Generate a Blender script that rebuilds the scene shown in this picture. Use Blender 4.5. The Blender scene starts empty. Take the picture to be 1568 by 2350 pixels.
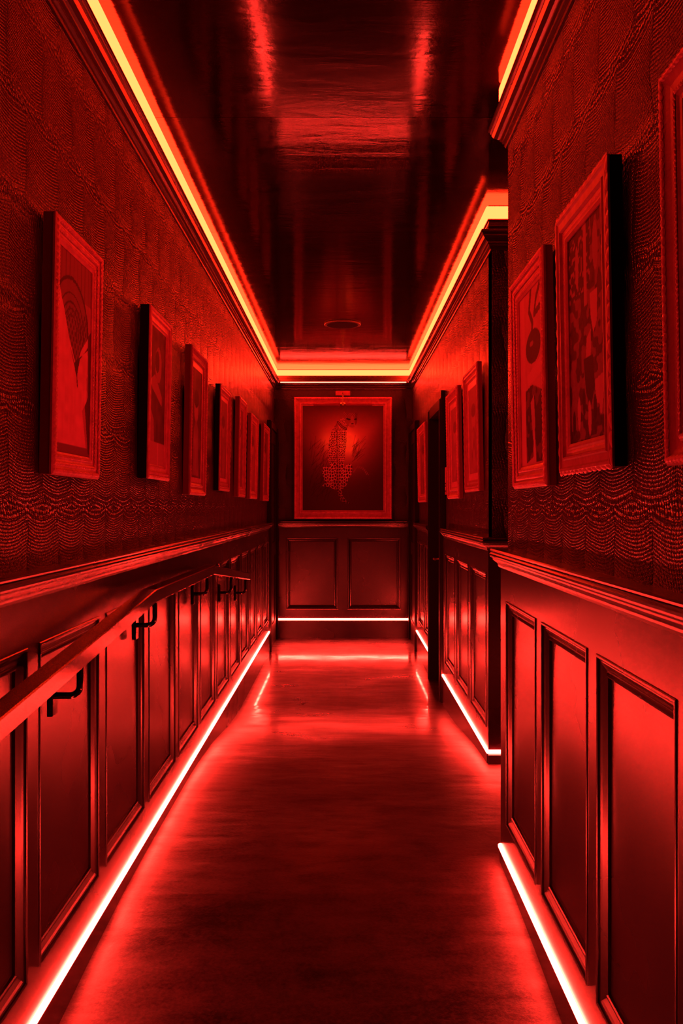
import bpy, math, random
import numpy as np
from mathutils import Vector, Matrix

# ------------------------------------------------------------------ camera, world, exposure
EYE = 1.293            # eye height above the lower floor
F = 2100.0             # focal length in pixels of the 1568x2350 frame
sc = bpy.context.scene
C = sc.collection
cd = bpy.data.cameras.new('camera'); cam = bpy.data.objects.new('camera', cd); C.objects.link(cam)
cd.sensor_fit = 'VERTICAL'; cd.sensor_height = 36.0; cd.sensor_width = 24.0
cd.lens = 36.0 * F / 2350.0
cd.shift_x = -6.0 / 2350.0; cd.shift_y = -10.0 / 2350.0
cd.clip_start = 0.02
cam.location = (0, 0, EYE); cam.rotation_euler = (math.pi / 2, 0, 0)
sc.camera = cam
w = bpy.data.worlds.new('world'); sc.world = w; w.use_nodes = True
w.node_tree.nodes['Background'].inputs[0].default_value = (0, 0, 0, 1)
w.node_tree.nodes['Background'].inputs[1].default_value = 0
sc.view_settings.view_transform = 'Standard'
sc.view_settings.look = 'None'
sc.view_settings.gamma = 1
sc.view_settings.exposure = 0.0
LOW = (140.0, 3.8, 2.4)      # emission of the thin strips above the skirting
COVE = (43.0, 0.74, 0.17)    # emission of the wide cove strips under the ceiling
SPOT = 0.0
sc.cycles.sample_clamp_indirect = 0
sc.cycles.max_bounces = 8
sc.cycles.diffuse_bounces = 3
sc.cycles.glossy_bounces = 5

# ------------------------------------------------------------------ materials
def mat(name, col=(.1, .1, .1), rough=.4, metal=0, spec=.5, coat=0, coat_rough=.1):
    m = bpy.data.materials.new(name); m.use_nodes = True
    b = m.node_tree.nodes['Principled BSDF']
    b.inputs['Base Color'].default_value = (*col, 1)
    b.inputs['Roughness'].default_value = rough
    b.inputs['Metallic'].default_value = metal
    b.inputs['Specular IOR Level'].default_value = spec
    b.inputs['Coat Weight'].default_value = coat
    b.inputs['Coat Roughness'].default_value = coat_rough
    return m

class NT:
    def __init__(s, m):
        s.t = m.node_tree; s.b = s.t.nodes['Principled BSDF']
    def n(s, typ, **kw):
        o = s.t.nodes.new(typ)
        for k, v in kw.items():
            if k.startswith('i_'):
                o.inputs[k[2:].replace('_', ' ')].default_value = v
            else:
                setattr(o, k, v)
        return o
    def l(s, a, b): s.t.links.new(a, b)
    def m(s, op, a, b=None, c=None):
        o = s.t.nodes.new('ShaderNodeMath'); o.operation = op
        for i, v in enumerate((a, b, c)):
            if v is None: continue
            if isinstance(v, (int, float)): o.inputs[i].default_value = v
            else: s.l(v, o.inputs[i])
        return o.outputs[0]
    def noise(s, vec, scale, detail=3, rough=.5, dist=0):
        o = s.n('ShaderNodeTexNoise'); o.inputs['Scale'].default_value = scale
        o.inputs['Detail'].default_value = detail; o.inputs['Roughness'].default_value = rough
        o.inputs['Distortion'].default_value = dist
        if vec is not None: s.l(vec, o.inputs['Vector'])
        return o.outputs['Fac']
    def mapr(s, v, a, b, c, d):
        o = s.n('ShaderNodeMapRange'); s.l(v, o.inputs['Value'])
        for k, x in zip(('From Min', 'From Max', 'To Min', 'To Max'), (a, b, c, d)): o.inputs[k].default_value = x
        return o.outputs['Result']
    def mapping(s, vec, scale=(1, 1, 1), loc=(0, 0, 0)):
        o = s.n('ShaderNodeMapping'); s.l(vec, o.inputs['Vector'])
        o.inputs['Scale'].default_value = scale; o.inputs['Location'].default_value = loc
        return o.outputs['Vector']
    def pos(s): return s.n('ShaderNodeNewGeometry').outputs['Position']
    def obj(s): return s.n('ShaderNodeTexCoord').outputs['Object']
    def bump(s, h, dist, strength=1.0, normal=None):
        o = s.n('ShaderNodeBump'); s.l(h, o.inputs['Height'])
        o.inputs['Distance'].default_value = dist; o.inputs['Strength'].default_value = strength
        if normal is not None: s.l(normal, o.inputs['Normal'])
        return o.outputs['Normal']
    def ramp2(s, v, c0, c1):
        o = s.n('ShaderNodeMix', data_type='RGBA'); s.l(v, o.inputs[0])
        o.inputs[6].default_value = (*c0, 1); o.inputs[7].default_value = (*c1, 1)
        return o.outputs[2]

def emit(name, rgb):
    m = bpy.data.materials.new(name); m.use_nodes = True
    t = m.node_tree; t.nodes.clear()
    e = t.nodes.new('ShaderNodeEmission'); o = t.nodes.new('ShaderNodeOutputMaterial')
    k = max(rgb); e.inputs[0].default_value = (rgb[0] / k, rgb[1] / k, rgb[2] / k, 1); e.inputs[1].default_value = k
    t.links.new(e.outputs[0], o.inputs[0]); return m

M_low = emit('red_led_diffuser', LOW)
M_lip = emit('warm_led_line', (42.0, 1.2, .7))
M_cove = emit('amber_led_diffuser', COVE)

# lacquered joinery: brushed-on dark satin paint, faint vertical brush marks
M_paint = mat('satin_dark_paint', (.04, .012, .026), .24, spec=1.0)
t = NT(M_paint); p = t.pos()
nz = t.noise(t.mapping(p, (30, 30, 2.2)), 6, 3, .6)
nb = t.noise(p, 2.3, 3, .5)
t.l(t.mapr(nb, .3, .7, .22, .29), t.b.inputs['Roughness'])
t.b.inputs['IOR'].default_value = 1.6
t.l(t.bump(t.noise(t.mapping(p, (1.5, 1.5, .5)), 2.5, 1), .0012, 1.0), t.b.inputs['Normal'])
t.l(t.ramp2(nb, (.015, .0045, .010), (.022, .007, .015)), t.b.inputs['Base Color'])

M_dark = mat('near_black_paint', (.012, .010, .010), .42, spec=.25)
M_black = mat('black_board', (.006, .005, .005), .6, spec=.2)

# embossed hide wallpaper
def wallpaper(name, base, gloss=.3):
    m = mat(name, base, gloss, spec=.9)
    t = NT(m)
    uv = t.n('ShaderNodeUVMap').outputs['UV']
    sep = t.n('ShaderNodeSeparateXYZ'); t.l(uv, sep.inputs[0])
    u, v = sep.outputs['X'], sep.outputs['Y']
    P = .217
    nlow = t.noise(uv, 7, 2)
    r = t.m('DIVIDE', v, P)
    row = t.m('FLOOR', r)
    fr = t.m('FRACT', r)
    us = t.m('ADD', t.m('DIVIDE', u, P), t.m('MULTIPLY', row, .5))
    us2 = t.m('ADD', us, t.m('MULTIPLY', t.m('SUBTRACT', nlow, .5), .35))
    a = t.m('ABSOLUTE', t.m('SINE', t.m('MULTIPLY', us2, math.pi)))
    a2 = t.m('POWER', a, .55)
    env = t.m('SINE', t.m('MULTIPLY', fr, math.pi))
    macro = t.m('ADD', t.m('MULTIPLY', a2, t.m('ADD', t.m('MULTIPLY', env, .75), .25)), t.m('MULTIPLY', nlow, .5))
    # beads in rows that sag around each scale
    vw = t.m('ADD', v, t.m('MULTIPLY', a, .016))
    uw = t.m('ADD', u, t.m('MULTIPLY', t.m('SINE', t.m('MULTIPLY', v, 2 * math.pi / P)), .010))
    cmb = t.n('ShaderNodeCombineXYZ'); t.l(uw, cmb.inputs[0]); t.l(vw, cmb.inputs[1])
    def beads(cell, rnd):
        o = t.n('ShaderNodeTexVoronoi', voronoi_dimensions='2D'); t.l(cmb.outputs[0], o.inputs['Vector'])
        o.inputs['Scale'].default_value = 1 / cell; o.inputs['Randomness'].default_value = rnd
        return t.m('SUBTRACT', 1.0, t.m('POWER', o.outputs['Distance'], 1.6))
    cm = t.mapr(t.m('ABSOLUTE', t.m('SUBTRACT', fr, .5)), .30, .48, 0, 1)
    b1 = beads(.0125, .35); b2 = beads(.0072, .25)
    hb = t.m('ADD', t.m('MULTIPLY', t.m('MULTIPLY', b1, cm), 1.9), t.m('MULTIPLY', b2, t.m('SUBTRACT', 1.15, cm)))
    H = t.m('ADD', t.m('MULTIPLY', macro, .015), t.m('MULTIPLY', hb, .0034))
    t.l(t.bump(H, 1.0, .9), t.b.inputs['Normal'])
    t.l(t.ramp2(t.m('MULTIPLY', a2, t.mapr(nlow, .3, .7, .5, 1.1)), tuple(c * .45 for c in base), base), t.b.inputs['Base Color'])
    return m
M_wall = wallpaper('embossed_hide_wallpaper', (.045, .009, .034), .27)
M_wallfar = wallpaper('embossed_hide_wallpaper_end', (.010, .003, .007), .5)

# lacquered ceiling
M_ceil = mat('black_gloss_ceiling', (.007, .002, .004), .14, spec=.3)
t = NT(M_ceil); p = t.pos()
n1 = t.noise(t.mapping(p, (1.2, 4, 1)), 2.2, 3, .55, .4)
n2 = t.noise(t.mapping(p, (14, 60, 1)), 3, 3, .6)
n3 = t.noise(p, 45, 3, .6)
t.l(t.mapr(n1, .3, .7, .075, .12), t.b.inputs['Roughness'])
nn = t.bump(t.m('ADD', t.m('ADD', t.m('MULTIPLY', n1, .0012), t.m('MULTIPLY', n2, .00012)), t.m('MULTIPLY', n3, .00010)), 1.0, 1.0)
t.l(nn, t.b.inputs['Normal'])

# polished concrete
M_floor = mat('polished_concrete', (.1, .08, .07), .25, spec=.45, coat=.4, coat_rough=.07)
t = NT(M_floor); p = t.pos()
c1 = t.noise(t.mapping(p, (1, 1.1, 1)), 1.6, 6, .62, .6)
c2 = t.noise(p, 9, 6, .7, .3)
c3 = t.noise(p, 95, 4, .75)
c4 = t.noise(t.mapping(p, (2.2, 5.0, 1)), 1.7, 2, .5, .2)
mixc = t.m('ADD', t.m('MULTIPLY', c1, .6), t.m('ADD', t.m('MULTIPLY', c2, .3), t.m('MULTIPLY', c3, .5)))
t.l(t.ramp2(t.mapr(mixc, .60, .82, 0, 1), (.004, .002, .003), (.065, .04, .04)), t.b.inputs['Base Color'])
sepf = t.n('ShaderNodeSeparateXYZ'); t.l(p, sepf.inputs[0])
c5 = t.noise(t.mapping(p, (1.3, 3.2, 1)), 3.2, 4, .6, .5)
nearr = t.mapr(sepf.outputs['Y'], 3.2, 5.6, .16, 0.06)     # the near slab is less polished
rr = t.m('ADD', t.m('ADD', t.mapr(c1, .3, .7, .16, .40), t.mapr(c3, .3, .7, -.03, .06)), nearr)
t.l(rr, t.b.inputs['Roughness'])
polish = t.mapr(sepf.outputs['Y'], 4.75, 5.95, 0.0, 1.0)    # polish worn off the near slab
t.l(t.m('MULTIPLY', t.mapr(polish, 0, 1, .08, 1.0), t.mapr(c5, .38, .58, .35, 1.0)), t.b.inputs['Coat Weight'])
t.l(t.m('MULTIPLY', t.mapr(polish, 0, 1, .40, 1.0), t.mapr(c5, .38, .58, .5, 1.0)), t.b.inputs['Specular IOR Level'])
t.l(t.mapr(polish, 0, 1, .24, .085), t.b.inputs['Coat Roughness'])
t.l(t.bump(t.m('ADD', t.m('ADD', t.m('MULTIPLY', c4, .0055), t.m('MULTIPLY', c3, .0009)), t.m('MULTIPLY', c2, .0006)), 1.0, 1.0), t.b.inputs['Normal'])

def gilt(name, col, rough=.38, metal=.0, spec=.6, ns=260, amp=.0006):
    m = mat(name, col, rough, metal, spec)
    t = NT(m); o = t.obj()
    n = t.noise(o, ns, 3, .6)
    t.l(t.bump(n, amp, 1.0), t.b.inputs['Normal'])
    t.l(t.ramp2(t.mapr(t.noise(o, 30, 4, .6), .35, .65, 0, 1), tuple(c * .72 for c in col), col), t.b.inputs['Base Color'])
    return m
M_gold = gilt('gilded_moulding', (.55, .16, .28))
M_pale = gilt('pale_gilt_moulding', (.8, .25, .48))
M_bronze = gilt('dull_bronze_moulding', (.2, .10, .05), .42)
M_gbead = gilt('gilt_beading', (.85, .26, .46), .3, 0, .8)
M_side = mat('frame_side_brown', (.28, .05, .10), .5, spec=.3)
M_metal = mat('black_powder_coated_steel', (.006, .003, .004), .12, 0, .5)
t = NT(M_metal); o = t.obj()
n = t.noise(o, 420, 3, .7)
t.l(t.bump(n, .00009, 1.0), t.b.inputs['Normal']); t.l(t.mapr(n, .3, .7, .04, .09), t.b.inputs['Roughness'])
M_brass = mat('brass', (.6, .42, .2), .3, 1)
M_alu = mat('led_channel', (.25, .22, .22), .35, .6)
M_cfit = mat('ceiling_fitting', (.12, .10, .10), .3)

def artmat(name, rough=.6, coat=.0):
    m = mat(name, (.5, .5, .5), rough, spec=.25, coat=coat, coat_rough=.12)
    t = NT(m); a = t.n('ShaderNodeAttribute', attribute_name='paint'); t.l(a.outputs['Color'], t.b.inputs['Base Color'])
    return m
M_art = artmat('painted_picture')

# ------------------------------------------------------------------ mesh helpers
class MB:
    def __init__(s): s.v = []; s.f = []; s.uv = None; s.smooth = False
    def add(s, vs, fs):
        k = len(s.v); s.v += [tuple(x) for x in vs]; s.f += [tuple(i + k for i in f) for f in fs]; return s
    def box(s, a, b, bev=0):
        x0, y0, z0 = (min(p, q) for p, q in zip(a, b)); x1, y1, z1 = (max(p, q) for p, q in zip(a, b))
        return s.add([(x0, y0, z0), (x1, y0, z0), (x1, y1, z0), (x0, y1, z0), (x0, y0, z1), (x1, y0, z1), (x1, y1, z1), (x0, y1, z1)],
                     [(0, 3, 2, 1), (4, 5, 6, 7), (0, 1, 5, 4), (1, 2, 6, 5), (2, 3, 7, 6), (3, 0, 4, 7)])
    def ellip(s, c, r, rot=0, nu=8, nv=5):
        """half-round bead; local frame x width, y depth (front -y), z up; rot in the xz plane"""
        vs = []; fs = []
        for j in range(nv + 1):
            th = math.pi * j / nv
            for i in range(nu):
                ph = 2 * math.pi * i / nu
                x = math.sin(th) * math.cos(ph) * r[0]; z = math.cos(th) * r[2]; y = math.sin(th) * math.sin(ph) * r[1]
                X = x * math.cos(rot) - z * math.sin(rot); Z = x * math.sin(rot) + z * math.cos(rot)
                vs.append((c[0] + X, c[1] + y, c[2] + Z))
        for j in range(nv):
            for i in range(nu):
                a = j * nu + i; b = j * nu + (i + 1) % nu
                fs.append((a, b, b + nu, a + nu))
        return s.add(vs, fs)
    def tube(s, pts, r, n=10):
        pts = [Vector(p) for p in pts]; rings = []
        for i, p in enumerate(pts):
            d = (pts[min(i + 1, len(pts) - 1)] - pts[max(i - 1, 0)]).normalized()
            up = Vector((0, 1, 0)) if abs(d.y) < .9 else Vector((0, 0, 1))
            a = d.cross(up).normalized(); b = d.cross(a).normalized()
            rings.append([p + a * math.cos(2 * math.pi * k / n) * r + b * math.sin(2 * math.pi * k / n) * r for k in range(n)])
        vs = [v for R in rings for v in R]; fs = []
        for i in range(len(rings) - 1):
            for k in range(n):
                fs.append((i * n + k, i * n + (k + 1) % n, (i + 1) * n + (k + 1) % n, (i + 1) * n + k))
        fs.append(tuple(range(n))[::-1]); fs.append(tuple((len(rings) - 1) * n + k for k in range(n)))
        return s.add(vs, fs)
    def disc(s, c, r, h, n=40):
        vs = [(c[0] + r * math.cos(2 * math.pi * k / n), c[1] + r * math.sin(2 * math.pi * k / n), c[2] + z) for z in (0, h) for k in range(n)]
        fs = [(k, (k + 1) % n, n + (k + 1) % n, n + k) for k in range(n)] + [tuple(range(n))[::-1], tuple(range(n, 2 * n))]
        return s.add(vs, fs)
    def build(s, name, m, parent=None, bevel=0, smooth=False, recalc=True):
        me = bpy.data.meshes.new(name); me.from_pydata(s.v, [], s.f); me.update()
        if recalc:
            import bmesh
            bm = bmesh.new(); bm.from_mesh(me); bmesh.ops.recalc_face_normals(bm, faces=bm.faces); bm.to_mesh(me); bm.free()
        o = bpy.data.objects.new(name, me); C.objects.link(o)
        me.materials.append(m)
        if parent is not None: o.parent = parent
        if smooth: me.polygons.foreach_set('use_smooth', [True] * len(me.polygons))
        if bevel:
            b = o.modifiers.new('bevel', 'BEVEL'); b.width = bevel; b.segments = 2; b.limit_method = 'ANGLE'
        return o

def tag(o, label=None, cat=None, group=None, kind=None):
    if label: o['label'] = label
    if cat: o['category'] = cat
    if group: o['group'] = group
    if kind: o['kind'] = kind
    return o
def empty(name, loc=(0, 0, 0), rot=(0, 0, 0)):
    o = bpy.data.objects.new(name, None); C.objects.link(o); o.location = loc; o.rotation_euler = rot
    o.empty_display_size = .1; return o

def sweep(path, prof, z0=EYE, closed_prof=False, caps=True):
    """profile (u out of the wall, z relative to the eye) swept along XY path with mitres; room lies on the right of the path"""
    mb = MB(); P = [Vector(p) for p in path]; n = len(P); k = len(prof)
    dirs = [(P[i + 1] - P[i]).normalized() for i in range(n - 1)]
    nor = [Vector((d.y, -d.x)) for d in dirs]
    for i in range(n):
        if i == 0: off = nor[0]
        elif i == n - 1: off = nor[-1]
        else:
            off = nor[i - 1] + nor[i]; off = off / off.dot(nor[i])
        for (u, z) in prof:
            q = P[i] + off * u; mb.v.append((q.x, q.y, z + z0))
    kk = k if closed_prof else k - 1
    for i in range(n - 1):
        for j in range(kk):
            a = i * k + j; b = i * k + (j + 1) % k
            mb.f.append((a, b, b + k, a + k))
    if caps and closed_prof:
        mb.f.append(tuple(range(k))[::-1]); mb.f.append(tuple((n - 1) * k + j for j in range(k)))
    return mb

# ------------------------------------------------------------------ plan (wainscot faces); X to the right, Y away
XL, XR, XN = -.668, .652, .512
YF = 9.05
YB = -1.6
Y1, Y2 = 2.99, 4.136       # side passage on the right
UW = -.02                  # wallpaper plane behind the wainscot face
SX = 1.75
ZC = 1.364
TOPZ = 1.42
def floor_z(y):            # relative to the eye
    k = [(-2, -1.385), (0.0, -1.385), (2.4, -1.180), (2.75, -1.160), (3.1, -1.153), (3.9, -1.153), (4.2, -1.160), (4.6, -1.183), (5.3, -1.255), (5.6, -1.276), (5.9, -1.288), (9.3, -1.293)]
    for (a, za), (b, zb) in zip(k, k[1:]):
        if y <= b: return za + (zb - za) * (y - a) / (b - a)
    return k[-1][1]

# ---- floor
ys = list(np.linspace(-1.75, 9.25, 111)); mb = MB()
for y in ys:
    z = EYE + floor_z(y)
    mb.v += [(-.86, y, z), (1.9, y, z)]
for i in range(len(ys) - 1): mb.f.append((2 * i, 2 * i + 1, 2 * i + 3, 2 * i + 2))
k = len(mb.v)
mb.v += [(-.86, -1.75, -.25), (1.9, -1.75, -.25), (1.9, 9.25, -.25), (-.86, 9.25, -.25)]
mb.f.append((k, k + 3, k + 2, k + 1))
tag(mb.build('floor', M_floor, recalc=False), kind='structure')

# ---- ceiling: three boards, the nearest tilted a touch
mb = MB()
def cz(y): return EYE + ZC + (max(0, 3.2 - y)) * .010
for (a, b, dz) in ((-1.75, 3.197, 0), (3.2, 4.528, .0), (4.531, 9.25, .0)):
    za, zb = cz(a) + dz, cz(b) + dz
    mb.add([(-.86, a, za), (1.9, a, za), (1.9, b, zb), (-.86, b, zb), (-.86, a, za + .08), (1.9, a, za + .08), (1.9, b, zb + .08), (-.86, b, zb + .08)],
           [(0, 1, 2, 3), (7, 6, 5, 4), (0, 4, 5, 1), (1, 5, 6, 2), (2, 6, 7, 3), (3, 7, 4, 0)])
mb.box((-.86, 3.15, EYE + ZC + .004), (1.9, 3.25, EYE + ZC + .06)); mb.box((-.86, 4.5, EYE + ZC + .004), (1.9, 4.56, EYE + ZC + .06))
tag(mb.build('ceiling', M_ceil), kind='structure')

# ---- walls: solid slabs with metric UVs
def wall(name, p0, p1, m, thick=.12, z0=-1.5, z1=TOPZ, holes=(), uoff=0):
    p0 = Vector(p0); p1 = Vector(p1); d = (p1 - p0).normalized(); n = Vector((d.y, -d.x)); L = (p1 - p0).length
    mb = MB(); uvs = []
    ss = sorted({0.0, L, *[h for a in holes for h in a[:2]]})
    for s0, s1 in zip(ss, ss[1:]):
        hz = [h for h in holes if abs(h[0] - s0) < 1e-6]
        zb = hz[0][2] if hz else z0
        k = len(mb.v)
        for (s, u, z) in ((s0, 0, zb), (s1, 0, zb), (s1, -thick, zb), (s0, -thick, zb), (s0, 0, z1), (s1, 0, z1), (s1, -thick, z1), (s0, -thick, z1)):
            q = p0 + d * s + n * u; mb.v.append((q.x, q.y, z + EYE)); uvs.append((s + uoff + u, z + .0))
        mb.f += [tuple(i + k for i in f) for f in ((0, 3, 2, 1), (4, 5, 6, 7), (0, 1, 5, 4), (1, 2, 6, 5), (2, 3, 7, 6), (3, 0, 4, 7))]
    o = mb.build(name, m)
    ul = o.data.uv_layers.new(name='UVMap')
    for lp in o.data.loops: ul.data[lp.index].uv = uvs[lp.vertex_index]
    tag(o, kind='structure'); return o

DOORS_R = (6.112, 6.868)
w_left = wall('wall_left', (XL + UW, YB), (XL + UW, 9.19), M_wall)
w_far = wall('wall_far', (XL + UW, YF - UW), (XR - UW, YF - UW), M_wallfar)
w_right = wall('wall_right', (XR - UW, YF + .14), (XR - UW, Y2 - UW + .001), M_wall,
               holes=((YF + .14 - DOORS_R[1], YF + .14 - DOORS_R[0], .70),), thick=.12)
w_mid = wall('wall_right_return', (XR - UW + .0, Y2 - UW), (SX + .1, Y2 - UW), M_wall, thick=.1, uoff=.05)
w_near = wall('wall_right_near', (XN - UW, Y1 + UW - .001), (XN - UW, YB), M_wall, uoff=.02)
w_pass = wall('wall_right_passage', (SX + .1, Y1 + UW), (XN - UW + .001, Y1 + UW), M_wall, thick=.1)
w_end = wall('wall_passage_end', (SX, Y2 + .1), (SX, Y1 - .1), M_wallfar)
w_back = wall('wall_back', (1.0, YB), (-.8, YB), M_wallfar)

# ---- wainscot
def run(p0, p1):
    p0 = Vector(p0); p1 = Vector(p1); d = (p1 - p0).normalized(); n = Vector((d.y, -d.x)); L = (p1 - p0).length
    def T(s, u, z):
        q = p0 + d * s + n * u; return (q.x, q.y, z + EYE)
    return T, L
def rbox(mb, T, s0, s1, u0, u1, z0, z1):
    vs = [T(s, u, z) for z in (z0, z1) for (s, u) in ((s0, u0), (s1, u0), (s1, u1), (s0, u1))]
    mb.add(vs, [(0, 3, 2, 1), (4, 5, 6, 7), (0, 1, 5, 4), (1, 2, 6, 5), (2, 3, 7, 6), (3, 0, 4, 7)])
PZ0, PZ1 = -1.003, -.298
MOULD = [(-.003, 0), (-.003, .0015), (-.001, .003), (.003, .003), (.0055, .001), (.0065, -.003), (.011, -.0035), (.017, -.006),
         (.026, -.0115), (.030, -.0125), (.0315, -.0095), (.035, -.0085), (.0385, -.0105), (.040, -.0165)]
PATH_MOULDS = 0
def wainscot(parent, p0, p1, panels, zb=-1.094):
    T, L = run(p0, p1)
    mb = MB()
    rbox(mb, T, 0, L, UW, 0, PZ1, -.15)
    rbox(mb, T, 0, L, UW, 0, zb, PZ0)
    edges = [0] + [e for p in panels for e in p] + [L]
    for a, b in zip(edges[::2], edges[1::2]):
        if b - a > .001: rbox(mb, T, a, b, UW, 0, PZ0, PZ1)
    wn = mb.build('wainscot', M_paint, parent)
    for (a, b) in panels:
        mb = MB(); K = len(MOULD)
        for (ca, cb, sa, sb) in ((a, PZ0, 1, 1), (b, PZ0, -1, 1), (b, PZ1, -1, -1), (a, PZ1, 1, -1)):
            for (tt, u) in MOULD: mb.v.append(T(ca + sa * tt, u, cb + sb * tt))
        for i in range(4):
            for j in range(K - 1):
                p, q = i * K + j, ((i + 1) % 4) * K + j
                mb.f.append((p, q, q + 1, p + 1))
        mb.f.append(tuple(i * K + K - 1 for i in range(4)))
        mb.build('raised_moulding_panel', M_paint, wn)
    return wn

def left_panels():
    out = []
    for kk in range(-6, 12):
        far = 1.925 + .5625 * kk; out.append((far - .482 - YB, far - YB))
    return [p for p in out if p[0] > .03 and p[1] < 8.13 - YB + .02]
wainscot(w_left, (XL, YB), (XL, 8.16), left_panels())
wainscot(w_far, (XL, YF), (XR, YF), [(.095, .606), (.702, 1.228)])
T0 = YF
def rp(a, b, y0): return (y0 - a, y0 - b)
wainscot(w_right, (XR, 8.20), (XR, 6.93), [rp(8.05, 7.54, 8.20), rp(7.44, 6.98, 8.20)])
wainscot(w_right, (XR, 6.05), (XR, Y2 + .0195), [rp(5.91, 5.40, 6.05), rp(5.31, 4.81, 6.05), rp(4.71, 4.20, 6.05)])
wainscot(w_mid, (XR, Y2), (SX, Y2), [(.12, .55), (.63, 1.06)])
wainscot(w_near, (XN, Y1), (XN, YB), [rp(2.885 - .5175 * i, 2.885 - .5175 * i - .44, Y1) for i in range(0, 8)])
wainscot(w_pass, (SX, Y1), (XN + .0195, Y1), [(.12, .55), (.63, 1.1)])

# ---- skirting boards follow the ramp
def skirting(name, p0, p1, ztop=-1.112):
    T, L = run(p0, p1); n = max(2, int(L / .12)); mb = MB()
    pf = [(0.0, None), (.004, None), (.004, ztop - .012), (0.0, ztop)]
    for i in range(n + 1):
        s = L * i / n; y = T(s, 0, 0)[1]
        zb = floor_z(y) - .01
        mb.v += [T(s, UW, zb), T(s, .004, zb), T(s, .004, ztop - .006), T(s, -.002, ztop), T(s, UW, ztop)]
    for i in range(n):
        for j in range(5):
            a = i * 5 + j; b = i * 5 + (j + 1) % 5; mb.f.append((a, b, b + 5, a + 5))
    mb.f += [(4, 3, 2, 1, 0), tuple(n * 5 + j for j in range(5))]
    tag(mb.build(name, M_paint), kind='structure')
skirting('baseboard_left', (XL, YB), (XL, 8.16))
skirting('baseboard_far', (XL, YF), (XR, YF))
skirting('baseboard_right_far', (XR, 8.20), (XR, 6.93))
skirting('baseboard_right', (XR, 6.05), (XR, Y2 + .019))
skirting('baseboard_right_return', (XR, Y2), (SX, Y2))
skirting('baseboard_right_near', (XN, Y1), (XN, YB))
skirting('baseboard_right_passage', (SX, Y1), (XN + .019, Y1))

# ---- chair rails, crown mouldings
RAIL = [(UW, -.196), (0, -.196), (.006, -.193), (.008, -.187), (.009, -.182), (.016, -.176), (.022, -.170), (.023, -.166), (.027, -.163),
        (.031, -.160), (.032, -.156), (.032, -.151), (.028, -.147), (.024, -.145), (.030, -.142), (.031, -.138), (.027, -.135), (UW, -.135)]
trim_n = [0]
def trim(path, prof, parent_kind=True, m=M_paint, sm=False):
    trim_n[0] += 1
    o = sweep(path, prof, closed_prof=True).build('trim_%d' % trim_n[0], m); tag(o, kind='structure'); return o
trim([(XL, YB), (XL, 8.14)], RAIL)
trim([(XL, YF), (XR, YF)], RAIL)
trim([(XR, 8.22), (XR, 6.96)], RAIL)
trim([(XR, 5.93), (XR, Y2), (SX, Y2)], RAIL)
trim([(SX, Y1), (XN, Y1), (XN, YB)], RAIL)
CROWN = [(0, 1.168), (.007, 1.168), (.009, 1.174), (.012, 1.177), (.010, 1.182), (.016, 1.186), (.017, 1.192), (.023, 1.197), (.0235, 1.203), (.030, 1.206),
         (.040, 1.214), (.046, 1.224), (.0465, 1.229), (.051, 1.231), (.051, 1.236), (.056, 1.239), (.057, 1.245), (.054, 1.25),
         (.018, 1.252), (.018, 1.274), (.021, 1.276), (.021, 1.281), (.018, 1.283), (.018, 1.418), (0, 1.418)]
u0 = UW
cpath = [(XL + UW, YB), (XL + UW, YF - UW), (XR - UW, YF - UW), (XR - UW, Y2 - UW), (SX, Y2 - UW)]
npath = [(SX, Y1 + UW), (XN - UW, Y1 + UW), (XN - UW, YB)]
trim(cpath, CROWN)
trim(npath, CROWN)

# ---- light strips
COVEP = [(.018, 1.306), (.024, 1.306), (.031, 1.312), (.031, 1.355), (.026, 1.360), (.018, 1.360)]
COVEC = [(.0165, 1.300), (.022, 1.300), (.022, 1.3055), (.0165, 1.3055)]
def strip(label, path, prof, chan, m, group):
    pts = [Vector(p) for p in path]
    e = empty('led_light_strip', (pts[0].x, pts[0].y, EYE + prof[0][1])); tag(e, label, 'light strip', group)
    d = sweep(path, prof, closed_prof=True).build('diffuser', m)
    c = sweep(path, chan, closed_prof=True).build('mounting_channel', M_alu)
    for o in (d, c):
        o.parent = e; o.matrix_parent_inverse = Matrix.Translation(-Vector(e.location))
LOWP = [(UW + .002, -1.1115), (.004, -1.1105), (.0085, -1.108), (.0085, -1.099), (.004, -1.0965), (UW + .002, -1.0950)]
LOWC = [(UW, -1.1115), (UW + .0015, -1.1115), (UW + .0015, -1.0945), (UW, -1.0945)]
GL, GC = 'thin light strips above the skirting', 'wide cove light strips under the ceiling'
YS = 1.2
strip('long thin glowing light strip above the skirting of the left wall', [(XL, YS), (XL, 8.13)], LOWP, LOWC, M_low, GL)
strip('short horizontal glowing light strip above the skirting under the leopard painting', [(XL + .008, YF), (XR - .008, YF)], LOWP, LOWC, M_low, GL)
strip('shortest thin light strip low on the right wall, beyond the dark doorway', [(XR, 8.2), (XR, 6.95)], LOWP, LOWC, M_low, GL)
strip('thin light strip low on the right, nearer than the dark doorway, turning the wall corner', [(XR, 6.03), (XR, Y2), (SX - .02, Y2)], LOWP, LOWC, M_low, GL)
strip('thin light strip low on the nearest right wall, running to the bottom edge', [(SX - .02, Y1), (XN, Y1), (XN, YS)][1:], LOWP, LOWC, M_low, GL)
strip('continuous amber cove strip under the ceiling along left, end and far right walls', [(XL + UW, 1.6), cpath[1], cpath[2], cpath[3], (SX - .02, Y2 - UW)], COVEP, COVEC, M_cove, GC)
strip('short amber cove strip under the ceiling on the nearest right wall', [(XN - UW, Y1 + UW - .01), (XN - UW, 1.6)], COVEP, COVEC, M_cove, GC)

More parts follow.
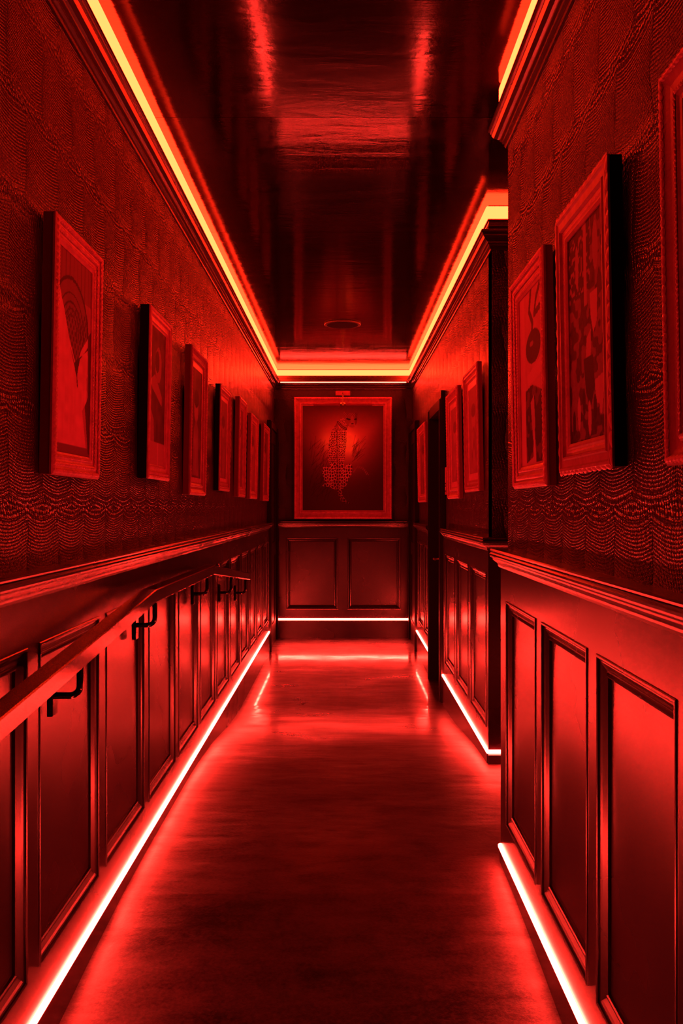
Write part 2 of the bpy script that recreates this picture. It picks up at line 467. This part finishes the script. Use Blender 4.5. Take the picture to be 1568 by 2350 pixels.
strip('hair-thin bright light strip along the crown moulding lip above the leopard painting',
      [(XL + UW + .06, YF - UW), (XR - UW - .06, YF - UW)], [(.0575, 1.231), (.061, 1.232), (.061, 1.238), (.0575, 1.239)],
      [(.0562, 1.2305), (.0574, 1.2305), (.0574, 1.2395), (.0562, 1.2395)], M_lip, GC)
# ---- doors
def door(name, p0, p1, top, recess, parent_loc, leaf=True, tall=None):
    """p0->p1 along the wall, room on the right"""
    T, L = run(p0, p1); cw = .058
    e = empty(name, (T(L / 2, 0, 0)[0], T(L / 2, 0, 0)[1], EYE + floor_z(T(L / 2, 0, 0)[1]))); tag(e, kind='structure')
    def par(o): o.parent = e; o.matrix_parent_inverse = Matrix.Translation(-Vector(e.location)); return o
    zb = floor_z(T(L / 2, 0, 0)[1]) - .004
    mb = MB(); rbox(mb, T, 0, cw, UW, .014, zb, tall or top); rbox(mb, T, .010, cw - .012, .014, .020, zb, (tall or top) - .01)
    par(mb.build('casing', M_dark))
    mb = MB(); rbox(mb, T, L - cw, L, UW, .014, zb, top); rbox(mb, T, L - cw + .012, L - .010, .014, .020, zb, top - .01); par(mb.build('casing', M_dark))
    mb = MB(); rbox(mb, T, cw, L - cw, UW, .013, top - cw, top); par(mb.build('casing_head', M_dark))
    if recess:
        mb = MB(); q = cw + .001
        rbox(mb, T, q - .004, q + .008, -recess - .03, .012, zb, top - .002); rbox(mb, T, L - q - .008, L - q + .004, -recess - .03, .012, zb, top - .002)
        rbox(mb, T, q, L - q, -recess - .03, .012, top - cw - .01, top - cw + .003); par(mb.build('jamb_lining', M_dark))
    # leaf with two recessed panels
    mb = MB(); a, b = cw + .003, L - cw - .003; f = -recess
    rbox(mb, T, a, b, f - .03, f - .008, zb + .006, top - cw - .003)
    H0, H1 = zb + .01, top - cw - .004
    for (s0, s1, z0, z1) in ((a, a + .1, H0, H1), (b - .1, b, H0, H1), (a + .1, b - .1, H0, H0 + .2), (a + .1, b - .1, H1 - .12, H1), (a + .1, b - .1, -.45, -.33)):
        rbox(mb, T, s0, s1, f - .008, f, z0, z1)
    lf = par(mb.build('door_leaf', M_dark))
    if not recess: return e
    mb = MB()
    mb.tube([T(a + .055, f, -.38), T(a + .055, f + .045, -.38), T(a + .16, f + .045, -.38)], .008)
    h = mb.build('handle', M_brass, lf)
    mb = MB()
    for z in (.5, -.27, -.31, -1.0): rbox(mb, T, b + .001, b + .007, f - .006, f + .006, z - .03, z + .03)
    hh = mb.build('hinges', M_brass, lf)
    return e
door('door_1', (XR, 6.925), (XR, 6.055), .73, .06, None)
door('door_2', (XL, 8.17), (XL, 9.03), .785, -.0, None)
door('door_3', (XR, 9.03), (XR, 8.21), .785, -.0, None)
# taller near post of the doorway
T, L = run((XR, 6.072), (XR, 6.040)); mb = MB(); rbox(mb, T, 0, L, UW + .002, .012, floor_z(6) - .003, .775)
trim_n[0] += 1; tag(mb.build('trim_%d' % trim_n[0], M_dark), kind='structure')

# ------------------------------------------------------------------ paintings (colour per vertex, painted here from shapes)
def grid(w_, h_): 
    u, v = np.meshgrid((np.arange(w_) + .5) / w_, (np.arange(h_) + .5) / h_); return u, v
def inpoly(u, v, pts):
    ins = np.zeros(u.shape, bool); n = len(pts)
    for i in range(n):
        (x0, y0), (x1, y1) = pts[i], pts[(i + 1) % n]
        if y0 == y1: continue
        c = ((y0 > v) != (y1 > v)) & (u < (x1 - x0) * (v - y0) / (y1 - y0) + x0); ins ^= c
    return ins
def ell(u, v, cx, cy, rx, ry, rot=0):
    a = math.radians(rot); x = (u - cx) * math.cos(a) + (v - cy) * math.sin(a); y = -(u - cx) * math.sin(a) + (v - cy) * math.cos(a)
    return (x / rx) ** 2 + (y / ry) ** 2
def vnoise(u, v, sx, sy, seed=0):
    r = np.random.RandomState(seed); g = r.rand(int(sy) + 3, int(sx) + 3)
    x = u * sx; y = v * sy; i = x.astype(int); j = y.astype(int); fx = x - i; fy = y - j
    fx = fx * fx * (3 - 2 * fx); fy = fy * fy * (3 - 2 * fy)
    return (g[j, i] * (1 - fx) + g[j, i + 1] * fx) * (1 - fy) + (g[j + 1, i] * (1 - fx) + g[j + 1, i + 1] * fx) * fy
def line_d(u, v, pts, asp=1.0):
    d = np.full(u.shape, 9.0)
    for (x0, y0), (x1, y1) in zip(pts, pts[1:]):
        dx, dy = x1 - x0, (y1 - y0) * asp; L2 = dx * dx + dy * dy + 1e-12
        tt = np.clip(((u - x0) * dx + (v - y0) * asp * dy) / L2, 0, 1)
        d = np.minimum(d, np.hypot(u - x0 - tt * dx, (v - y0) * asp - tt * dy))
    return d
def art_leopard(u, v):
    def q(x, y): return ((x - 250) / 1040, (1745 - y) / 1345)
    Q = lambda L: [q(*a) for a in L]
    A = 1345 / 1040
    X = 250 + u * 1040; Y = 1745 - v * 1345
    g = np.exp(-(((X - 760) / 330) ** 2 + ((Y - 860) / 290) ** 2) ** .8 * 1.1)
    g2 = np.exp(-((X - 830) / 120) ** 2 - ((Y - 880) / 150) ** 2) + .5 * np.exp(-((X - 560) / 90) ** 2 - ((Y - 850) / 130) ** 2)
    beam = np.exp(-(((X - 1150) * .55 + (Y - 700) * .85) / 110) ** 2) * (X > 850) * .13 * np.clip((1290 - X) / 200, 0, 1)
    I = .05 + .75 * g + .9 * np.minimum(g2, 1) * g + beam + .03 * np.exp(-((Y - 620) / 220) ** 2)
    r = np.random.RandomState(4)
    for _ in range(150):            # palm fronds, bottom and left
        x0 = 330 + r.rand() * 250; y0 = 900 + r.rand() * 760; L = 60 + r.rand() * 110; a = -.6 - r.rand() * .9
        if r.rand() < .3: x0 = 880 + r.rand() * 80; y0 = 920 + r.rand() * 200
        m = line_d(u, v, Q([(x0, y0), (x0 + math.cos(a) * L, y0 + math.sin(a) * L)]), A)
        I = I * (1 - .38 * np.clip(1.5 - m / .004, 0, 1) * (r.rand() < .8))
    body = Q([(700, 612), (655, 665), (618, 740), (592, 840), (577, 960), (580, 1080), (602, 1150), (606, 1192), (560, 1172), (515, 1190), (503, 1260),
              (520, 1340), (560, 1385), (540, 1395), (503, 1425), (530, 1440), (590, 1438), (650, 1472), (690, 1474), (715, 1560), (740, 1616), (790, 1650), (900, 1662),
              (820, 1630), (770, 1560), (748, 1478), (780, 1468), (815, 1420), (838, 1345), (880, 1280), (894, 1190), (872, 1146), (828, 1146),
              (786, 1196), (782, 1150), (792, 1050), (806, 950), (812, 850), (815, 760), (806, 712), (845, 660), (850, 560), (800, 535), (745, 570)])
    B = inpoly(u, v, body)
    # rosettes: jittered cells, warped to follow the back
    cs = np.where(Y < 1130, 21.0, 31.0); cs = np.where(Y < 720, 14.0, cs)
    best = np.full(u.shape, 9e9); sec = np.full(u.shape, 9e9)
    for c in (14.0, 21.0, 31.0):
        gx = X / c; gy = Y / (c * 1.25); ix = np.floor(gx).astype(int); iy = np.floor(gy).astype(int)
        b1 = np.full(u.shape, 9e9); b2 = np.full(u.shape, 9e9)
        for di in (-1, 0, 1):
            for dj in (-1, 0, 1):
                a = ix + di; b = iy + dj
                h = np.abs(np.sin(a * 127.1 + b * 311.7 + c) * 43758.5453) % 1; h2 = np.abs(np.sin(a * 269.5 + b * 183.3 + c) * 24634.63) % 1
                d = np.hypot(gx - a - .15 - .7 * h, gy - b - .15 - .7 * h2)
                b2 = np.minimum(b2, np.maximum(d, b1)); b1 = np.minimum(b1, d)
        k = cs == c; best[k] = b1[k]; sec[k] = b2[k]
    edge = np.clip((.30 - (sec - best)) / .12, 0, 1)
    core = np.clip((.16 - best) / .06, 0, 1) * .35
    fade = np.clip(1.25 - np.maximum(Y - 1180, 0) / 520, .15, 1)
    spine = 1 - .45 * np.exp(-((X - (690 + (Y - 700) * .02)) / 22) ** 2)
    coat = (.05 + 1.0 * np.maximum(edge, core) * spine) * fade
    I = np.where(B, coat * np.clip(.6 + .5 * g, 0, 1.1), I)
    head = ell(X, Y, 878, 585, 74, 92) < 1
    ears = inpoly(u, v, Q([(772, 480), (772, 560), (845, 525), (800, 478)])) | inpoly(u, v, Q([(963, 482), (905, 508), (948, 575)]))
    muz = ell(X, Y, 888, 650, 42, 36) < 1
    dots = ((np.sin(X / 4.6) * np.sin(Y / 4.9)) > .55)
    hI = np.where(dots & (Y < 560), .10, .30)
    hI = np.where(ell(X, Y, 838, 573, 30, 11, 12) < 1, .02, hI); hI = np.where(ell(X, Y, 930, 574, 20, 10, -12) < 1, .02, hI)
    hI = np.where((ell(X, Y, 888, 585, 20, 55) < 1), .36, hI); hI = np.where(muz, .42, hI)
    hI = np.where(ell(X, Y, 890, 632, 17, 9) < 1, .05, hI); hI = np.where(ell(X, Y, 885, 660, 26, 4) < 1, .06, hI)
    hI = np.where((X > 925) & ~muz, hI * .55, hI)
    I = np.where(head | ears | muz, hI, I)
    col = line_d(u, v, Q([(705, 612), (755, 668), (806, 700)]), A)
    I = np.where(col < .018, np.where((col < .004) | (col > .014), .45, .04), I)
    tail = line_d(u, v, Q([(912, 1246), (925, 1205), (970, 1186), (1020, 1200), (1062, 1250), (1095, 1300)]), A)
    I = np.where((tail < .014) & (np.sin(X / 5 + Y / 7) > -.4) & (Y < 1290), .26, I)
    tl2 = line_d(u, v, Q([(1095, 1300), (1122, 1400), (1110, 1480)]), A); I = np.where((tl2 < .005) & (np.sin(Y / 6) > 0), .10, I)
    I = np.clip(I, .004, 1)
    return np.stack([I, I * (.35 + .65 * g2.clip(0, 1)), I * .5], -1)
def art_feather(u, v):      # pale cloak under a black-banded lattice arch, on a dark ground
    I = .40 + .12 * vnoise(u, v, 5, 9, 1)
    n = vnoise(u, v, 10, 22, 2)
    I = np.where(v > .80, .26, I)
    bars = (np.abs(((u * 9) % 1) - .5) > .44) & (v > .70); I = np.where(bars, .12, I)
    e = ell(u, v, .40, .62, .50, .26)
    I = np.where(e < 1, .20 + .05 * n, I)
    for k, wd in ((1.0, .07), (.72, .03), (.55, .04), (.42, .03), (.3, .03)):
        I = np.where((np.abs(np.sqrt(e) - k) < wd * .5) & (v > .58), .03, I)
    lat = ((np.sin(u * 70) * np.sin(v * 110)) > .2) & (e < .95) & (v < .74) & (u > .25); I = np.where(lat, .07, I)
    cloak = inpoly(u, v, [(0, .77), (.06, .80), (.20, .70), (.34, .58), (.48, .50), (.55, .46), (.72, .56), (.92, .64), (.95, .45), (.88, .42), (.9, .30), (.76, .24), (.93, 0), (0, 0)])
    I = np.where(cloak, .74 + .16 * n - .07 * vnoise(u, v, 30, 7, 5), I)
    beak = inpoly(u, v, [(.36, .55), (.52, .44), (.58, .40), (.66, .50), (.95, .60), (.9, .57), (.70, .52), (.56, .49), (.5, .47)])
    I = np.where(beak, .03, I); I = np.where(line_d(u, v, [(.56, .47), (.6, .36)], 1.5) < .012, .04, I)
    I = np.where((v < .05), .22, I)
    dark = inpoly(u, v, [(.90, .64), (1, .68), (1, .02), (.96, .02), (.84, .27), (.93, .32)]); I = np.where(dark, .10, I)
    return np.stack([I, I * .3, I * .6], -1)
def art_portrait(u, v):
    n = vnoise(u, v, 8, 14, 7); I = .05 + .10 * n
    I = np.where(ell(u, v, .55, .74, .20, .13) < 1, .38, I); I = np.where(ell(u, v, .48, .76, .13, .08) < 1, .05, I)
    I = np.where(inpoly(u, v, [(.05, .60), (.35, .66), (.8, .52), (.8, .45), (.2, .55)]), .42, I)
    I = np.where(v < .17, .50, I); I = np.where((v < .17) & (u > .55) & (u < .62), .65, I)
    I = np.where(inpoly(u, v, [(.05, .17), (.35, .17), (.3, .33), (.12, .40)]), .36, I)
    return np.stack([I, I * .3, I * .6], -1)
def art_bloom(u, v):        # pale ground, branch, dark oval, dark standing shapes
    n = vnoise(u, v, 9, 22, 9); I = .46 + .1 * n; I = np.where(u < .22, .58, I)
    br = line_d(u, v, [(.5, 1.0), (.42, .88), (.55, .80), (.5, .70)], 1.6); I = np.where(br < .035, .06, I)
    br = line_d(u, v, [(.9, 1.0), (.7, .92), (.62, .84), (.86, .86)], 1.6); I = np.where(br < .03, .07, I)
    I = np.where((ell(u, v, .56, .67, .30, .095) < 1), .035, I); I = np.where(ell(u, v, .50, .69, .07, .014) < 1, .28, I)
    I = np.where(inpoly(u, v, [(.30, .52), (.95, .60), (.9, .50), (.35, .46)]), .60, I)
    I = np.where(inpoly(u, v, [(.22, .44), (.5, .46), (.9, .40), (.86, .02), (.62, .02), (.55, .3), (.5, .05), (.22, .02)]), .035 + .10 * (n > .62), I)
    I = np.where(inpoly(u, v, [(.42, .36), (.56, .40), (.6, .22), (.5, .14)]), .42, I)
    return np.stack([I, I * .3, I * .6], -1)
def art_crowd(u, v):
    n = vnoise(u, v, 13, 26, 11); n2 = vnoise(u, v, 26, 60, 12)
    I = np.where(n > .5, .20, .035) + .05 * n2
    I = np.where((v > .68) & (u < .62), np.where(n2 > .66, .32, .03), I)
    I = np.where((v > .62) & (np.abs(u - .48) < .04), .42, I)
    I = np.where(ell(u, v, .25, .83, .05, .10) < 1, .36, I); I = np.where(ell(u, v, .76, .85, .07, .11, 4) < 1, .34, I)
    I = np.where(inpoly(u, v, [(.60, .66), (.80, .66), (.78, .52), (.68, .47), (.62, .55)]), .55, I)
    I = np.where(inpoly(u, v, [(.50, .47), (.62, .50), (.6, .33), (.45, .33)]), .50, I)
    I = np.where(inpoly(u, v, [(.40, .38), (.66, .38), (.7, .24), (.58, .14), (.46, .22)]), .03, I)
    I = np.where(inpoly(u, v, [(.70, .26), (.95, .28), (.9, .14), (.72, .16)]), .50, I)
    for i in range(6):
        cx = .1 + i * .15; I = np.where(ell(u, v, cx, .10 + .04 * (i % 3), .045, .06 + .02 * (i % 2)) < 1, .48 if i % 2 else .03, I)
    return np.stack([I, I * .3, I * .6], -1)
def art_plain(seed, lo=.06, hi=.35):
    def f(u, v):
        r = np.random.RandomState(seed); n = vnoise(u, v, 6, 9, seed); I = lo + (hi - lo) * .4 * n
        I = np.where(ell(u, v, .5, .66, .2, .15) < 1, hi, I)
        I = np.where(inpoly(u, v, [(.2, .02), (.8, .02), (.72, .45), (.5, .55), (.3, .45)]), hi * (.5 + .5 * n), I)
        I = np.where(ell(u, v, .5, .73, .22, .08) < 1, lo * .6, I)
        return np.stack([I, I * .3, I * .6], -1)
    return f

def canvas(name, w_, h_, y, x0, z0, fn, nx, nz, parent):
    """flat painted board facing local -y"""
    u, v = grid(nx, nz)
    uu = np.linspace(0, 1, nx + 1); vv = np.linspace(0, 1, nz + 1)
    vs = [(x0 + a * w_, y, z0 + b * h_) for b in vv for a in uu]
    fs = [(j * (nx + 1) + i, j * (nx + 1) + i + 1, (j + 1) * (nx + 1) + i + 1, (j + 1) * (nx + 1) + i) for j in range(nz) for i in range(nx)]
    nf = len(fs); k = len(vs)
    vs += [(x0, y + .006, z0), (x0 + w_, y + .006, z0), (x0 + w_, y + .006, z0 + h_), (x0, y + .006, z0 + h_)]
    fs += [(k, k + 3, k + 2, k + 1)]
    me = bpy.data.meshes.new(name); me.from_pydata(vs, [], fs); me.update()
    U, V = np.meshgrid(uu, vv)
    col = fn(np.clip(U, 1e-4, 1 - 1e-4), np.clip(V, 1e-4, 1 - 1e-4)).reshape(-1, 3)
    at = me.color_attributes.new('paint', 'FLOAT_COLOR', 'POINT')
    buf = np.ones((len(vs), 4), np.float32); buf[:k, :3] = col; buf[k:, :3] = .1
    at.data.foreach_set('color', buf.ravel())
    me.materials.append(M_art)
    o = bpy.data.objects.new(name, me); C.objects.link(o); o.parent = parent; return o

# ------------------------------------------------------------------ picture frames
def rect_sweep(mb, w_, h_, prof):
    """closed rectangular frame; prof = (inset, front y offset negative = towards viewer)"""
    K = len(prof); base = len(mb.v)
    for (cx, cz_, sx, sz) in ((0, 0, 1, 1), (w_, 0, -1, 1), (w_, h_, -1, -1), (0, h_, 1, -1)):
        for (tt, y) in prof: mb.v.append((cx + sx * tt, y, cz_ + sz * tt))
    for i in range(4):
        for j in range(K):
            a = base + i * K + j; b = base + i * K + (j + 1) % K; c = base + ((i + 1) % 4) * K + (j + 1) % K; d = base + ((i + 1) % 4) * K + j
            mb.f.append((a, b, c, d))
STY = {
 # profile (inset, y), beading rows: (inset, y, rx, ry, rz, step, slant)
 'ornate': (.062, [(0, -.020), (0, -.030), (.004, -.036), (.012, -.038), (.018, -.030), (.022, -.028), (.034, -.024), (.042, -.020), (.046, -.022), (.052, -.023), (.056, -.018), (.062, -.013), (.062, 0)],
            [(.011, -.036, .0085, .009, .0075, .0165, 1.1), (.030, -.0265, .010, .008, .0075, .0135, -1.2), (.050, -.022, .0042, .005, .0042, .0092, 0)]),
 'rope': (.060, [(0, -.018), (0, -.026), (.003, -.032), (.012, -.034), (.018, -.026), (.026, -.018), (.036, -.014), (.040, -.018), (.044, -.020), (.048, -.016), (.052, -.010), (.060, -.008), (.060, 0)],
          [(.009, -.032, .0095, .008, .0062, .0150, 1.3), (.043, -.020, .0036, .0045, .0036, .0085, 0)]),
 'step': (.052, [(0, -.020), (0, -.028), (.006, -.034), (.011, -.034), (.013, -.026), (.018, -.026), (.020, -.031), (.024, -.031), (.026, -.020), (.038, -.016), (.040, -.020), (.044, -.020), (.046, -.012), (.052, -.010), (.052, 0)],
          [(.009, -.034, .0035, .003, .0025, .0300, 0)]),
 'scallop': (.066, [(0, -.020), (0, -.030), (.006, -.036), (.012, -.036), (.016, -.028), (.030, -.028), (.033, -.034), (.037, -.034), (.040, -.022), (.052, -.018), (.056, -.021), (.060, -.021), (.066, -.014), (.066, 0)],
             [(.0035, -.030, .0125, .006, .0080, .0330, 0), (.048, -.020, .0055, .003, .0025, .0120, .5)]),
}
def beads(w_, h_, row, wmax):
    """one continuous carved band round the frame, its relief rising and falling bead by bead"""
    inset, y, rx, ry, rz, step, sl = row
    mb = MB(); sub = 6; Q = [-1, -.6, 0, .6, 1]; K = len(Q)
    corners = [(0, 0, 1, 1), (w_, 0, -1, 1), (w_, h_, -1, -1), (0, h_, 1, -1)]
    rows = []
    for c in range(4):
        A, B = corners[c], corners[(c + 1) % 4]
        L = (w_ if c % 2 == 0 else h_) - 2 * inset; n = max(3, int(L / step))
        for i in range(n * sub):
            t_ = i / (n * sub); ring = []
            for q in Q:
                d0 = inset + q * rz
                ph = t_ * n + sl * q * .5
                env = abs(math.sin(math.pi * ph)) ** .6
                wq = q * (.55 + .45 * abs(math.sin(math.pi * t_ * n)) ** .6) if rz > .006 else q
                d = inset + wq * rz
                ax, az = A[0] + A[2] * d, A[1] + A[3] * d; bx, bz = B[0] + B[2] * d, B[1] + B[3] * d
                ring.append((ax + (bx - ax) * t_, y + .001 - ry * (.15 + .85 * env) * math.sqrt(max(0, 1 - q * q * .95)), az + (bz - az) * t_))
            rows.append(ring)
    N = len(rows)
    for r in rows: mb.v += r
    for i in range(N):
        for j in range(K - 1):
            a, b = i * K + j, ((i + 1) % N) * K + j; mb.f.append((a, b, b + 1, a + 1))
    return mb
def picture(name, label, group, loc, rotz, w_, h_, style, m, art, res, back=.016, tilt=1.0, mb_mat=None, mat_w=0.0, scale=1.0, side_m=None, cat='framed picture'):
    width, prof, rows = STY[style]
    prof = [(a * scale, b * scale * .55) for a, b in prof]; width *= scale; back += .013
    rows = [(r[0] * scale, r[1] * scale * .55, r[2] * scale, r[3] * scale * .75, r[4] * scale, r[5] * scale, r[6]) for r in rows]
    e = empty(name, loc, (math.radians(tilt), 0, rotz)); tag(e, label, cat, group)
    off = -back
    mb = MB(); rect_sweep(mb, w_, h_, [(a, b + off) for a, b in prof]); 
    for v in range(len(mb.v)): mb.v[v] = (mb.v[v][0] - w_ / 2, mb.v[v][1], mb.v[v][2])
    mb.build('frame_moulding', m, e)
    mb = MB(); rect_sweep(mb, w_ - .002, h_ - .002, [(0, 0), (0, off - prof[1][1] * -.9), (.006, off - prof[1][1] * -.9), (.006, off), (width - .008, off), (width - .008, 0)])
    mb.v = [(x - w_ / 2 + .001, y, z + .001) for x, y, z in mb.v]; mb.build('backing_frame', side_m or M_side, e)
    for r in rows:
        b = beads(w_, h_, r, width); b.v = [(x - w_ / 2, y + off, z) for x, y, z in b.v]
        b.build('carved_border', mb_mat or M_gbead, e, smooth=True)
    iw, ih = w_ - 2 * width + .004, h_ - 2 * width + .004
    if mat_w:
        mb = MB(); rect_sweep(mb, iw, ih, [(0, off - .001), (0, off - .0055), (mat_w, off - .0055), (mat_w + .002, off - .001)])
        mb.v = [(x - iw / 2, y, z + width - .002) for x, y, z in mb.v]; mb.build('mount_board', M_pale, e)
    canvas('painting', iw - 2 * mat_w, ih - 2 * mat_w, off - .0035 - (.0 if mat_w else .001), -iw / 2 + mat_w, width - .002 + mat_w, art, *res, e)
    return e
HP = math.pi / 2
WL = XL + UW; WR = XR - UW; WN = XN - UW
GLt, GRt, GNt = 'framed pictures along the left wall', 'framed pictures on the far right wall', 'framed pictures on the near right wall'
def on_left(Ya, Yb, z0, z1, label, style, m, art, res, **kw):
    picture('framed_picture', label, GLt, (WL + .0005, (Ya + Yb) / 2, EYE + z0), HP, Yb - Ya, z1 - z0, style, m, art, res, **kw)
def on_right(X, Ya, Yb, z0, z1, label, g, style, m, art, res, **kw):
    picture('framed_picture', label, g, (X - .0005, (Ya + Yb) / 2, EYE + z0), -HP, Yb - Ya, z1 - z0, style, m, art, res, **kw)
on_left(2.059, 2.451, .0755, .669, 'ornate carved frame of a pale cloaked figure under a black arch, nearest on left wall', 'ornate', M_pale, art_feather, (110, 170), scale=.9, back=0.0)
on_left(3.04, 3.41, .098, .678, 'stepped frame with a dark portrait above a pale strip, second nearest on left wall', 'step', M_pale, art_portrait, (80, 120), side_m=M_black, back=.006)
on_left(3.892, 4.332, .056, .697, 'frame with rope border and heavy bottom moulding, third nearest on left wall', 'rope', M_gold, art_plain(3, .05, .4), (50, 70), mat_w=.02, back=0.0)
on_left(4.817, 5.248, .091, .655, 'shorter plain stepped frame with black deep side, fourth along left wall', 'step', M_gold, art_plain(4, .2, .3), (40, 50), side_m=M_black, mat_w=.02, back=0.0)
on_left(5.69, 6.07, .068, .695, 'wide-bordered frame with smooth stepped edge, fifth along left wall', 'step', M_gold, art_plain(5, .15, .35), (40, 50), scale=1.3, back=-.004)
on_left(6.44, 6.92, .064, .670, 'narrow-looking beaded frame, second from the end of left wall', 'rope', M_gold, art_plain(6, .2, .4), (30, 40), back=-.004)
on_left(7.45, 7.99, .057, .69, 'farthest frame on left wall, last before the dark end door', 'step', M_gold, art_plain(7, .1, .25), (30, 40), back=-.002)
on_right(WR, 4.39, 4.90, .081, .704, 'stepped wide-mounted frame beside the dark wall corner on the far right wall', GRt, 'step', M_gold, art_plain(8, .3, .42), (40, 60), mat_w=.035, scale=1.15, back=-.008)
on_right(WR, 5.155, 5.69, .053, .692, 'rope-edged frame just nearer than the dark doorway on the right', GRt, 'rope', M_gold, art_plain(9, .3, .42), (40, 60), mat_w=.03, scale=1.2, back=-.008)
on_right(WR, 7.24, 7.93, .044, .683, 'rope-edged frame beyond the dark doorway, farthest on the right', GRt, 'rope', M_gold, art_plain(10, .2, .3), (30, 40), scale=1.2, back=-.008)
on_right(WN, 2.285, 2.725, .055, .659, 'carved frame with a dark oval on pale ground, by the near right wall corner', GNt, 'ornate', M_gold, art_bloom, (90, 150), back=-.006)
on_right(WN, 1.715, 2.125, .077, .664, 'scallop-topped frame with a dark crowded red scene, middle of the near right wall', GNt, 'scallop', M_gold, art_crowd, (110, 180), side_m=M_black, back=0.0)
on_right(WN, 1.0, 1.425, .065, .67, 'rope-edged gilt frame cut off by the right edge of the photo', GNt, 'rope', M_gold, art_plain(13, .02, .06), (50, 70), side_m=M_bronze, back=0.0)

# the leopard painting
LW, LH = .968, 1.203
lp = picture('leopard_painting', 'large framed painting of a seated leopard seen from behind, on the end wall', None, (-.011, YF - UW - .0005, EYE - .112), 0, LW, LH,
             'rope', M_gold, art_leopard, (230, 300), back=.012, tilt=0, scale=1.42, cat='painting')
# picture light above it
e = empty('picture_light', (-.012, YF - UW - .001, EYE + 1.133)); tag(e, 'slim brass picture light mounted above the leopard painting', 'picture light')
mb = MB(); mb.box((-.072, -.014, -.023), (.072, 0, .023)); mb.build('mounting_plate', M_gold, e, bevel=.002)
mb = MB(); mb.tube([(0, -.012, -.01), (0, -.09, -.01), (0, -.125, -.03), (0, -.13, -.115)], .006); mb.build('arm', M_brass, e, smooth=True)
mb = MB(); mb.tube([(-.285, -.13, -.122), (.285, -.13, -.122)], .0155, 16); mb.build('lamp_tube', M_side, e, smooth=True)
mb = MB(); mb.tube([(-.025, -.13, -.122), (.025, -.13, -.122)], .0185, 16); mb.build('clamp', M_brass, e, smooth=True)

# small plate beside the doorway
e = empty('wall_plate', (WR - .0005, 5.995, EYE + .17), (0, 0, -HP)); tag(e, 'small narrow pale plate on the wall between the dark doorway and the rope-edged frame', 'wall plate')
mb = MB(); mb.box((-.028, -.008, -.085), (.028, 0, .095)); mb.build('plate', M_pale, e, bevel=.002)
mb = MB()
for z in (-.062, -.03, -.012): mb.box((-.026, -.010, z - .004), (.026, -.0075, z + .004))
mb.build('dark_band', M_black, e)

# ceiling fitting
e = empty('ceiling_fitting', (-.012, 6.78, EYE + ZC)); tag(e, 'flat round unlit fitting on the glossy ceiling before the leopard painting', 'ceiling fitting')
mb = MB(); mb.disc((0, 0, -.012), .135, .012); mb.build('rim', M_cfit, e, bevel=.003)
mb = MB(); mb.disc((0, 0, -.0145), .115, .003); mb.build('grille', M_black, e)

# ------------------------------------------------------------------ handrail
XRAIL = XL + .066
def rz(y):
    kx = [(.3, -.467), (1.57, -.358), (2.82, -.264), (4.09, -.270), (5.63, -.415)]
    for (a, za), (b, zb) in zip(kx, kx[1:]):
        if y <= b: return za + (zb - za) * (y - a) / (b - a)
    return kx[-1][1]
hr = empty('handrail', (XRAIL, 2.9, EYE + floor_z(2.9))); tag(hr, 'black metal handrail on brackets, rising and falling along the left wall panels', 'handrail')
def par(o, e=hr): o.parent = e; o.matrix_parent_inverse = Matrix.Translation(-Vector(e.location)); return o
mb = MB(); hw, hh = .024, .041; ry = [.3, 2.82, 4.09, 5.63]; b = .003
prof = [(-hw + b, 0), (hw - b, 0), (hw, -b), (hw, -hh + b), (hw - b, -hh), (-hw + b, -hh), (-hw, -hh + b), (-hw, -b)]
for y in ry:
    for (dx, dz) in prof: mb.v.append((XRAIL + dx, y, EYE + rz(y) + .012 + dz))
K = 8
for i in range(len(ry) - 1):
    for j in range(K):
        a, c = i * K + j, i * K + (j + 1) % K; mb.f.append((a, c, c + K, a + K))
mb.f += [tuple(range(K)), tuple((len(ry) - 1) * K + j for j in range(K))]
rail = par(mb.build('rail', M_metal))
# short return towards the wall at the far end
mb = MB(); z = EYE + rz(5.63) + .012
mb.box((XL + .002, 5.628, z - hh), (XRAIL + hw, 5.664, z)); par(mb.build('end_return', M_metal, bevel=.002))
for yb in (2.085, 2.91, 4.02, 4.87, 5.58):
    zt = EYE + rz(yb) - hh + .014; zr = zt - .082
    pts = [(XL + .006, yb, zr), (XRAIL - .022, yb, zr)] + [(XRAIL - .022 + .022 * math.sin(a), yb, zr + .022 - .022 * math.cos(a)) for a in (.4, .8, 1.2, 1.57)] + [(XRAIL, yb, zt)]
    mb = MB(); mb.tube(pts, .0078, 12); br = par(mb.build('bracket_arm', M_metal, smooth=True))
    mb = MB(); mb.box((XL - .004, yb - .019, zr - .045), (XL + .010, yb + .019, zr + .045))
    pl = mb.build('wall_plate', M_metal, bevel=.002); pl.parent = br; pl.matrix_parent_inverse = Matrix.Translation(-Vector(hr.location))
    pl.matrix_parent_inverse = Matrix()
